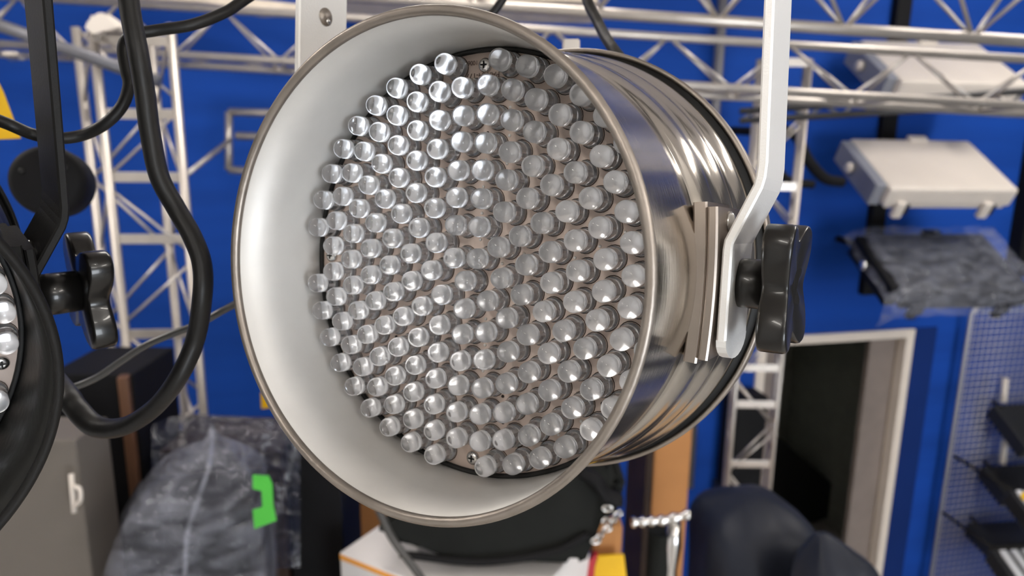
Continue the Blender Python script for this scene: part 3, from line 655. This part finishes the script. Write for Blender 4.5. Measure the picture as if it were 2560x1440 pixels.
def bar_fixture(label, pts, z, dz, white=False, group=None, arm=None):
    """box given by the near-left top edge points: list of three picture points (corner, along the length, along the depth)"""
    t = thing('bar_light', label, 'bar light', loc=at(*pts[0], z), group=group)
    o = at(*pts[0], z); a = at(*pts[1], z + dz[0]) - o; b = at(*pts[2], z + dz[1]) - o
    W, D = a.length, b.length; e1 = a.normalized(); b = b - e1 * b.dot(e1); e2 = b.normalized(); e3 = e1.cross(e2).normalized()
    if e3.z > 0: e3 = -e3
    T = .10
    bm = NB(); box(bm, o + e1 * W / 2 + e2 * D / 2 + e3 * T / 2, (e1, e2, e3), (W / 2, D / 2, T / 2), 0, .012); obj('housing', bm, 'dark_plastic', t)
    if white:
        bm = NB()
        for k in range(5): box(bm, o + e1 * (W * (.14 + .17 * k)) + e2 * D * .5 - e3 * .006, (e1, e2, e3), (W * .05, D * .46, .008), 0, .004)
        obj('cooling_fins', bm, 'lamp_off', t)
    bm = NB(); m_ = o + e1 * W * .1 + e2 * D * .1; tube(bm, [m_, Vector((m_.x, YM - .012, m_.z + .02))], .010, 10); obj('mounting_arm', bm, 'black_paint', t)
    if arm:
        bm = NB(); tube(bm, [at(*arm[0], z - .02), at(*arm[1], z - .02)], .018, 12); obj('handle_post', bm, 'white_plastic', t)
    return t
mat('lamp_off', (.85, .85, .86), .4)
bar_fixture('dark box light at the right edge with a pale upright post on it', [(2482, 1012), (2640, 1004), (2545, 1120)], 4.62, (.06, -.25), arm=((2514, 945), (2508, 1006)))
bar_fixture('dark box light with a pale curved edge, middle one on the mesh panel', [(2455, 1165), (2640, 1156), (2510, 1240)], 4.72, (.06, -.2), arm=((2513, 1100), (2506, 1160)))
t = bar_fixture('black light with white cooling strips, middle row at the right edge', [(2522, 1225), (2650, 1218), (2590, 1345)], 4.28, (.06, -.25), white=True)
t = bar_fixture('lowest black light with white cooling strips in the bottom right corner', [(2418, 1306), (2620, 1298), (2455, 1362)], 4.80, (.06, -.2), white=False)
t = bar_fixture('white striped heat sink light in the bottom right corner, in front of the mesh', [(2478, 1374), (2640, 1366), (2550, 1500)], 4.38, (.06, -.25), white=True)
bm = NB(); c = at(2562, 1240, 4.12); lathe(bm, [(0, .012), (.02, .011), (.024, .004), (.024, 0), (0, 0)], 24, org=c, ex=(d2w((1, 0, 0)), d2w((0, 1, 0)), d2w((-.3, 0, -1)).normalized())); tag(obj('warning_sticker', bm, 'yellow_print'), 'round yellow sticker on the light at the right edge', 'sticker')
# ------------------------------------------------------------------ storage table that carries everything along the bottom of the photo
TZ = 1.22
bm = NB(); abox(bm, -1.9, 2.2, 1.25, 2.3, TZ - .04, TZ, 0, .004)
t = thing('storage_table', 'long plywood storage table below the frame carrying boxes and wrapped speakers', 'table', loc=(.4, 2.4, 0))
obj('table_top', bm, 'plywood', t)
for x in (-1.84, .4, 2.12):
    for y in (1.32, 2.23):
        bm = NB(); abox(bm, x - .03, x + .03, y - .03, y + .03, 0, TZ - .04); obj('leg', bm, 'pipe_grey', t)
def upright(name, label, cat, poly, z, dep, mats, bev=.01, group=None, lean=True):
    """vertical-sided body: top outline from the picture, sides carried down to the table"""
    pts = [at(x, y, z) for x, y in poly]
    return pts
def crate(name, label, cat, x0, x1, ytop, z, dep, m, bev=.006, zb=TZ, parts=None, rot=0.):
    """upright box: left and right picture columns at the top edge, depth z, thickness dep, standing on zb"""
    a, b = at(x0, ytop, z), at(x1, ytop, z); top = (a.z + b.z) / 2; e1 = b - a; e1.z = 0; W = e1.length; e1.normalize()
    if rot: e1 = Matrix.Rotation(rot, 3, 'Z') @ e1
    e2 = Vector((-e1.y, e1.x, 0)); c = (a + b) / 2 + e2 * dep / 2; c.z = (top + zb) / 2
    bm = NB(); box(bm, c, (e1, e2, Vector((0, 0, 1))), (W / 2, dep / 2, (top - zb) / 2), 0, bev)
    return bm, c, (e1, e2, Vector((0, 0, 1))), (W, dep, top - zb)
# left: grey locker with a white latch, black case behind it
bm, c, ee, dd = crate('', '', '', -260, 188, 1098, 1.72, .14, '')
t = thing('locker', 'grey metal locker with a pale latch, bottom left beside the black spotlight', 'locker', loc=(c.x, c.y, TZ)); obj('cabinet', bm, 'locker_grey', t)
bm = NB(); L0_ = at(178, 1185, 1.705); L1_ = at(186, 1282, 1.705); tube(bm, [L0_, L1_], .006, 8); tube(bm, spline([at(180, 1215, 1.705), at(199, 1222, 1.69), at(201, 1250, 1.69), at(188, 1265, 1.705)], 5), .005, 8); obj('handle', bm, 'white_plastic', t)
bm, c, ee, dd = crate('', '', '', 120, 330, 936, 1.98, .25, '')
t = thing('flight_case', 'black flight case with a brown wooden edge behind the left ladder truss', 'case', loc=(c.x, c.y, TZ)); obj('case_body', bm, 'black_matte', t)
bm = NB(); a = at(296, 940, 1.97); a2 = at(322, 940, 1.97); abox(bm, a.x, a2.x, a.y - .02, a.y + .02, TZ, a.z, 0, .004); obj('wooden_edge', bm, 'wood_brown', t)
# plastic wrapped speaker with a peaked bag and green tape
bz = 1.72
t = thing('wrapped_speaker', 'black speaker in a clear plastic bag tied to a peak, with green tape', 'speaker', loc=at(490, 1300, bz + .15))
t['label'] = 'black speaker in a clear peaked plastic bag with green tape, lower left'
base = at(500, 1300, bz + .17); ring = []
def bag_ring(zw, w, d, cx, cy, wob, n=40, ph=0.):
    out = []
    for k in range(n):
        a = 2 * PI * k / n; ca, sa = math.cos(a), math.sin(a); q = 1.0 / max(abs(ca) ** .9, abs(sa) ** .9, .62)
        q = min(q, 1.18) / 1.13; rr = 1 + wob * math.sin(a * 7 + ph) + wob * .7 * math.sin(a * 13 + ph * 2.3)
        out.append(Vector((cx + w * ca * q * rr, cy + d * sa * q * rr, zw)))
    return out
def pz(py, z=bz): return at(500, py, z).z
def pxw(px, py, z=bz): return at(px, py, z)
levels = [(1062, 524, 532), (1080, 519, 541), (1094, 512, 548), (1106, 500, 562), (1122, 462, 592), (1150, 400, 627), (1185, 352, 669), (1240, 316, 686), (1305, 293, 690), (1350, 273, 704), (1440, 266, 710)]
bm = NB(); rings = []
for i, (py, xl, xr_) in enumerate(levels):
    a, b = at(xl, py, bz), at(xr_, py, bz); c = (a + b) / 2; w = (b - a).length / 2
    rings.append([bm.verts.new(p) for p in bag_ring(c.z, w / 1.02, min(w, .19), c.x, c.y, .012 if i > 3 else .05, ph=i * .8)])
rings.append([bm.verts.new(Vector((v.co.x, v.co.y, TZ + .012))) for v in rings[-1]])
for a, b in zip(rings, rings[1:]):
    for k in range(40): bm.faces.new((a[k], a[(k + 1) % 40], b[(k + 1) % 40], b[k])).smooth = True
bm.faces.new(rings[0][::-1])
obj('plastic_bag', bm, 'plastic_film', t, sub=1)
q = at(493, 1225, bz); bm = NB(); tp = at(500, 1222, bz).z
abox(bm, q.x - .15, q.x + .15, q.y - .10, q.y + .10, TZ, tp, 0, .03); obj('speaker_cabinet', bm, 'black_matte', t)
bm = NB()
G = [[(632, 1188), (670, 1190), (680, 1210), (682, 1262), (690, 1302), (636, 1322), (632, 1275), (656, 1268), (654, 1228), (632, 1222)]]
for poly in G: prism(bm, [at(x, y, bz - .165) for x, y in poly], d2w((0, 0, .004)), 0, 0)
obj('green_tape', bm, 'green_tape', t)
bm = NB(); tube(bm, spline([at(529, 1075, bz - .01), at(530, 1105, bz - .05), at(524, 1160, bz - .16), at(508, 1210, bz - .185), at(482, 1290, bz - .195), at(468, 1340, bz - .195), at(462, 1440, bz - .195)], 6), .0055, 8)
obj('bag_seam', bm, 'film_seam' if 'film_seam' in MATS else 'plastic_film', t)
# second wrapped speaker behind it, brown cabinet under a sheet
bm, c, ee, dd = crate('', '', '', 395, 700, 1130, 2.02, .25, '')
t = thing('sheeted_speaker', 'dark brown speaker under a loose plastic sheet, behind the peaked bag', 'speaker', loc=(c.x, c.y, TZ)); obj('speaker_cabinet', bm, 'brown_dark', t)
bm = NB(); n = 24; g = []
tops = [(380, 1065), (420, 1045), (500, 1036), (600, 1040), (700, 1048), (750, 1060)]
def topy(x):
    for (xa, ya), (xb, yb) in zip(tops, tops[1:]):
        if x <= xb: return ya + (yb - ya) * (x - xa) / (xb - xa)
    return tops[-1][1]
for i in range(n + 1):
    x = 380 + 370 * i / n; col_ = []
    for j in range(9):
        y = topy(x) + (1420 - topy(x)) * j / 8; col_.append(bm.verts.new(at(x, y, 1.985 + .010 * math.sin(i * 1.3 + j) + (.03 if j == 0 else 0))))
    g.append(col_)
for i in range(n):
    for j in range(8): bm.faces.new((g[i][j], g[i + 1][j], g[i + 1][j + 1], g[i][j + 1])).smooth = True
obj('plastic_sheet', bm, 'plastic_sheet', t)
bm, c, ee, dd = crate('', '', '', 712, 846, 1096, 2.02, .25, ''); tag(obj('loudspeaker', bm, 'black_matte'), 'tall dark navy speaker standing left of the cardboard box', 'speaker')
# cardboard boxes
bm, c, ee, dd = crate('', '', '', 822, 985, 1130, 2.85, .35, '', zb=0); tag(obj('cardboard_box', bm, 'cardboard'), 'tan cardboard box below the left part of the silver spotlight rim', 'box')
bm, c, ee, dd = crate('', '', '', 1640, 1732, 1062, 3.0, .25, '', zb=0); t = thing('cardboard_box', 'tall light brown cardboard box against the blue wall, right of centre', 'box', loc=(c.x, c.y, 0)); obj('carton', bm, 'cardboard', t)
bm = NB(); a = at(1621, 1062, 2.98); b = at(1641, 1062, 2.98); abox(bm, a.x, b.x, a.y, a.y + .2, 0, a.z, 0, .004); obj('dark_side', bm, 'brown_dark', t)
bm, c, ee, dd = crate('', '', '', 1482, 1560, 1312, 2.15, .06, '', .02); t = thing('cardboard_sheet', 'light brown cardboard tag board with a yellow label at the bottom', 'cardboard', loc=(c.x, c.y, TZ)); obj('board', bm, 'cardboard', t)
bm = NB(); prism(bm, [at(x, y, 2.12) for x, y in ((1480, 1390), (1560, 1386), (1566, 1440), (1570, 1500), (1488, 1500))], d2w((0, 0, .01)), 0, .002); obj('yellow_label', bm, 'yellow_print', t)
bm = NB(); prism(bm, [at(x, y, 2.06) for x, y in ((1440, 1452), (1462, 1415), (1490, 1375), (1498, 1390), (1482, 1420), (1484, 1520), (1440, 1520))], d2w((0, 0, .02)), 0, .006); tag(obj('red_bag', bm, 'red_plastic'), 'sliver of red plastic beside the yellow label', 'bag')
# white carton with an orange line
o = at(850, 1381, 1.95); e1 = at(1075, 1446, 1.80) - o; e1 = Vector((e1.x, e1.y, 0)); e1.normalize(); e2 = Vector((-e1.y, e1.x, 0)); W, D, H_ = .53, .42, o.z + .0 - TZ
e2 = -e2 if e2.y < 0 else e2
t = thing('white_carton', 'white carton with an orange line around it, under the black soft bag', 'box', loc=(o.x, o.y, TZ))
bm = NB(); box(bm, o + e1 * W / 2 + e2 * D / 2 - Vector((0, 0, H_ / 2)), (e1, e2, Vector((0, 0, 1))), (W / 2, D / 2, H_ / 2), 0, .003); obj('carton', bm, 'white_card', t)
bm = NB(); box(bm, o + e1 * W / 2 - e2 * .0012 - Vector((0, 0, .012)), (e1, e2, Vector((0, 0, 1))), (W / 2 - .001, .001, .0065), 0); box(bm, o + e2 * D / 2 - e1 * .0012 - Vector((0, 0, .012)), (e1, e2, Vector((0, 0, 1))), (.001, D / 2 - .001, .0065), 0); obj('orange_line', bm, 'orange_print', t)
# black soft bag (fabric case) with snap hooks
t = thing('soft_case', 'large black fabric bag lying on the white carton below the silver spotlight', 'bag', loc=at(1240, 1350, 1.95))
bm = NB(); poly = [(968, 1292), (1000, 1240), (1100, 1150), (1300, 1120), (1440, 1150), (1500, 1168), (1545, 1195), (1566, 1230), (1560, 1252), (1520, 1262), (1508, 1300), (1490, 1345), (1466, 1402), (1448, 1430), (1240, 1415), (1100, 1392), (1010, 1386), (968, 1370), (978, 1330)]
prism(bm, [at(x, y - 4, 1.86) for x, y in poly], d2w((0, -.078, .35)), 0, .03, 3); obj('bag_body', bm, 'fabric_black', t)
bm = NB(); tube(bm, spline([at(1455, 1180, 1.85), at(1490, 1200, 1.84), at(1515, 1235, 1.84), at(1552, 1250, 1.85)], 6), .012, 8, flat=2.2); tube(bm, spline([at(1000, 1385, 1.85), at(1200, 1405, 1.84), at(1380, 1380, 1.84), at(1470, 1335, 1.85)], 6), .008, 8, flat=1.6); obj('piping', bm, 'black_matte', t)
def ring_link(c, ax, r, rr, m, parent):
    X_, Y_ = frame_z(ax); bm = NB(); pts = [c + X_ * r * math.cos(a) + Y_ * r * .62 * math.sin(a) for a in [2 * PI * k / 20 for k in range(21)]]
    tube(bm, pts, rr, 8); return obj('chain_link', bm, m, parent)
t = thing('snap_hook', 'pair of chrome snap hooks hanging from the black fabric bag', 'hook', loc=at(1520, 1310, 1.84))
for (x, y), a in zip(((1519, 1271), (1514, 1300), (1545, 1285), (1534, 1302), (1518, 1322), (1500, 1340), (1490, 1352)), (0, 1.2, .6, 1.9, .4, 1.5, .2)):
    ring_link(at(x, y, 1.84), d2w((math.sin(a), .3, -1)), .012, .0035, 'steel', t)
# chrome clamp wrapped in plastic
t = thing('wrapped_stand', 'chrome T-shaped stand head wrapped in plastic, in front of the cardboard box', 'stand', loc=(at(1670, 1300, 2.05).x, at(1670, 1300, 2.05).y, TZ))
bm = NB(); tube(bm, spline([at(1578, 1306, 2.05), at(1620, 1304, 2.05), at(1665, 1300, 2.05), at(1726, 1286, 2.05)], 6), [.013 + .004 * math.sin(k * 1.9) for k in range(19)], 12); obj('cross_arm', bm, 'steel', t)
pt = at(1686, 1306, 2.05); bm = NB(); tube(bm, [pt - Vector((0, 0, k * (pt.z - TZ) / 14)) for k in range(15)], [.019 + .005 * math.sin(k * 2.05) for k in range(15)], 12); obj('post', bm, 'steel', t)
pt = at(1652, 1325, 2.08); bm = NB(); tube(bm, [pt, Vector((pt.x, pt.y, TZ))], .036, 14); obj('sleeve', bm, 'fabric_black', t)
# dark bagged speakers at the lower right
def hump(label, levels, z, dep, m, low=1500):
    bm = NB(); rings = []
    for i, (py, xl, xr_) in enumerate(levels):
        a, b = at(xl, py, z), at(xr_, py, z); c = (a + b) / 2; w = (b - a).length / 2
        rings.append([bm.verts.new(p) for p in bag_ring(c.z, max(w, .004) / 1.02, max(min(dep / 2, w), .004), c.x, c.y, .02, ph=i * .7)])
    rings.append([bm.verts.new(Vector((v.co.x, v.co.y, TZ + .002))) for v in rings[-1]])
    for a, b in zip(rings, rings[1:]):
        for k in range(40): bm.faces.new((a[k], a[(k + 1) % 40], b[(k + 1) % 40], b[k])).smooth = True
    bm.faces.new(rings[0][::-1]); bm.faces.new(rings[-1])
    return bm
bm = hump('', [(1234, 1860, 1890), (1239, 1820, 1925), (1256, 1768, 1975), (1275, 1738, 2010), (1310, 1728, 2040), (1360, 1724, 2062), (1440, 1722, 2085)], 2.12, .36, '')
o = tag(obj('bagged_speaker', bm, 'fabric_navy', sub=1), 'rounded dark blue bagged speaker below the doorway truss', 'speaker')
bm = hump('', [(1332, 2048, 2066), (1340, 2036, 2085), (1370, 2018, 2130), (1405, 1998, 2185), (1440, 1980, 2235)], 1.80, .22, '')
tag(obj('bagged_speaker', bm, 'fabric_navy', sub=1), 'smaller dark bagged shape with a pointed top at the bottom, before the door frame', 'speaker')
# yellow signs
bm = NB(); prism(bm, [at(x, y, .78) for x, y in ((-70, 150), (-6, 205), (6, 228), (50, 346), (-70, 350))], d2w((0, 0, .002)), 0, 0); tag(obj('warning_label', bm, 'yellow_print'), 'yellow triangular label hanging at the left edge', 'label')
bm = NB(); prism(bm, [wall_hit(x, y, YB - .004) for x, y in ((652, 982), (720, 975), (720, 1012), (654, 1022))], Vector((0, .003, 0)), 0, 0)
tag(obj('price_tag', bm, 'yellow_print'), 'small yellow tag just left of the silver spotlight rim', 'tag')
# low black block added for the dark triangle inside the passage
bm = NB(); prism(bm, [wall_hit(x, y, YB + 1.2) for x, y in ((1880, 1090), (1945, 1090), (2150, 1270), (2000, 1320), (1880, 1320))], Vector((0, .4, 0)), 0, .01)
struct('passage_block', bm, 'gap_black')
# dark things by the doorway, behind the second ladder truss
bm = NB(); a = at(1925, 1118, 3.75); b = at(1948, 1060, 3.75); abox(bm, DX0 - .22, DX0 - .02, YB - .20, YB - .03, TZ + .0, at(1900, 1080, 3.7).z, 0, .02); tag(obj('tool_bag', bm, 'black_matte'), 'black bag by the left door jamb, behind the slim ladder truss', 'bag')
bm = NB(); abox(bm, DX0 - .23, DX0 - .01, YB - .22, YB - .02, TZ - .3, TZ, 0, .01); tag(obj('low_cabinet', bm, 'dark_plastic'), 'dark cabinet under the black bag by the left door jamb', 'cabinet')
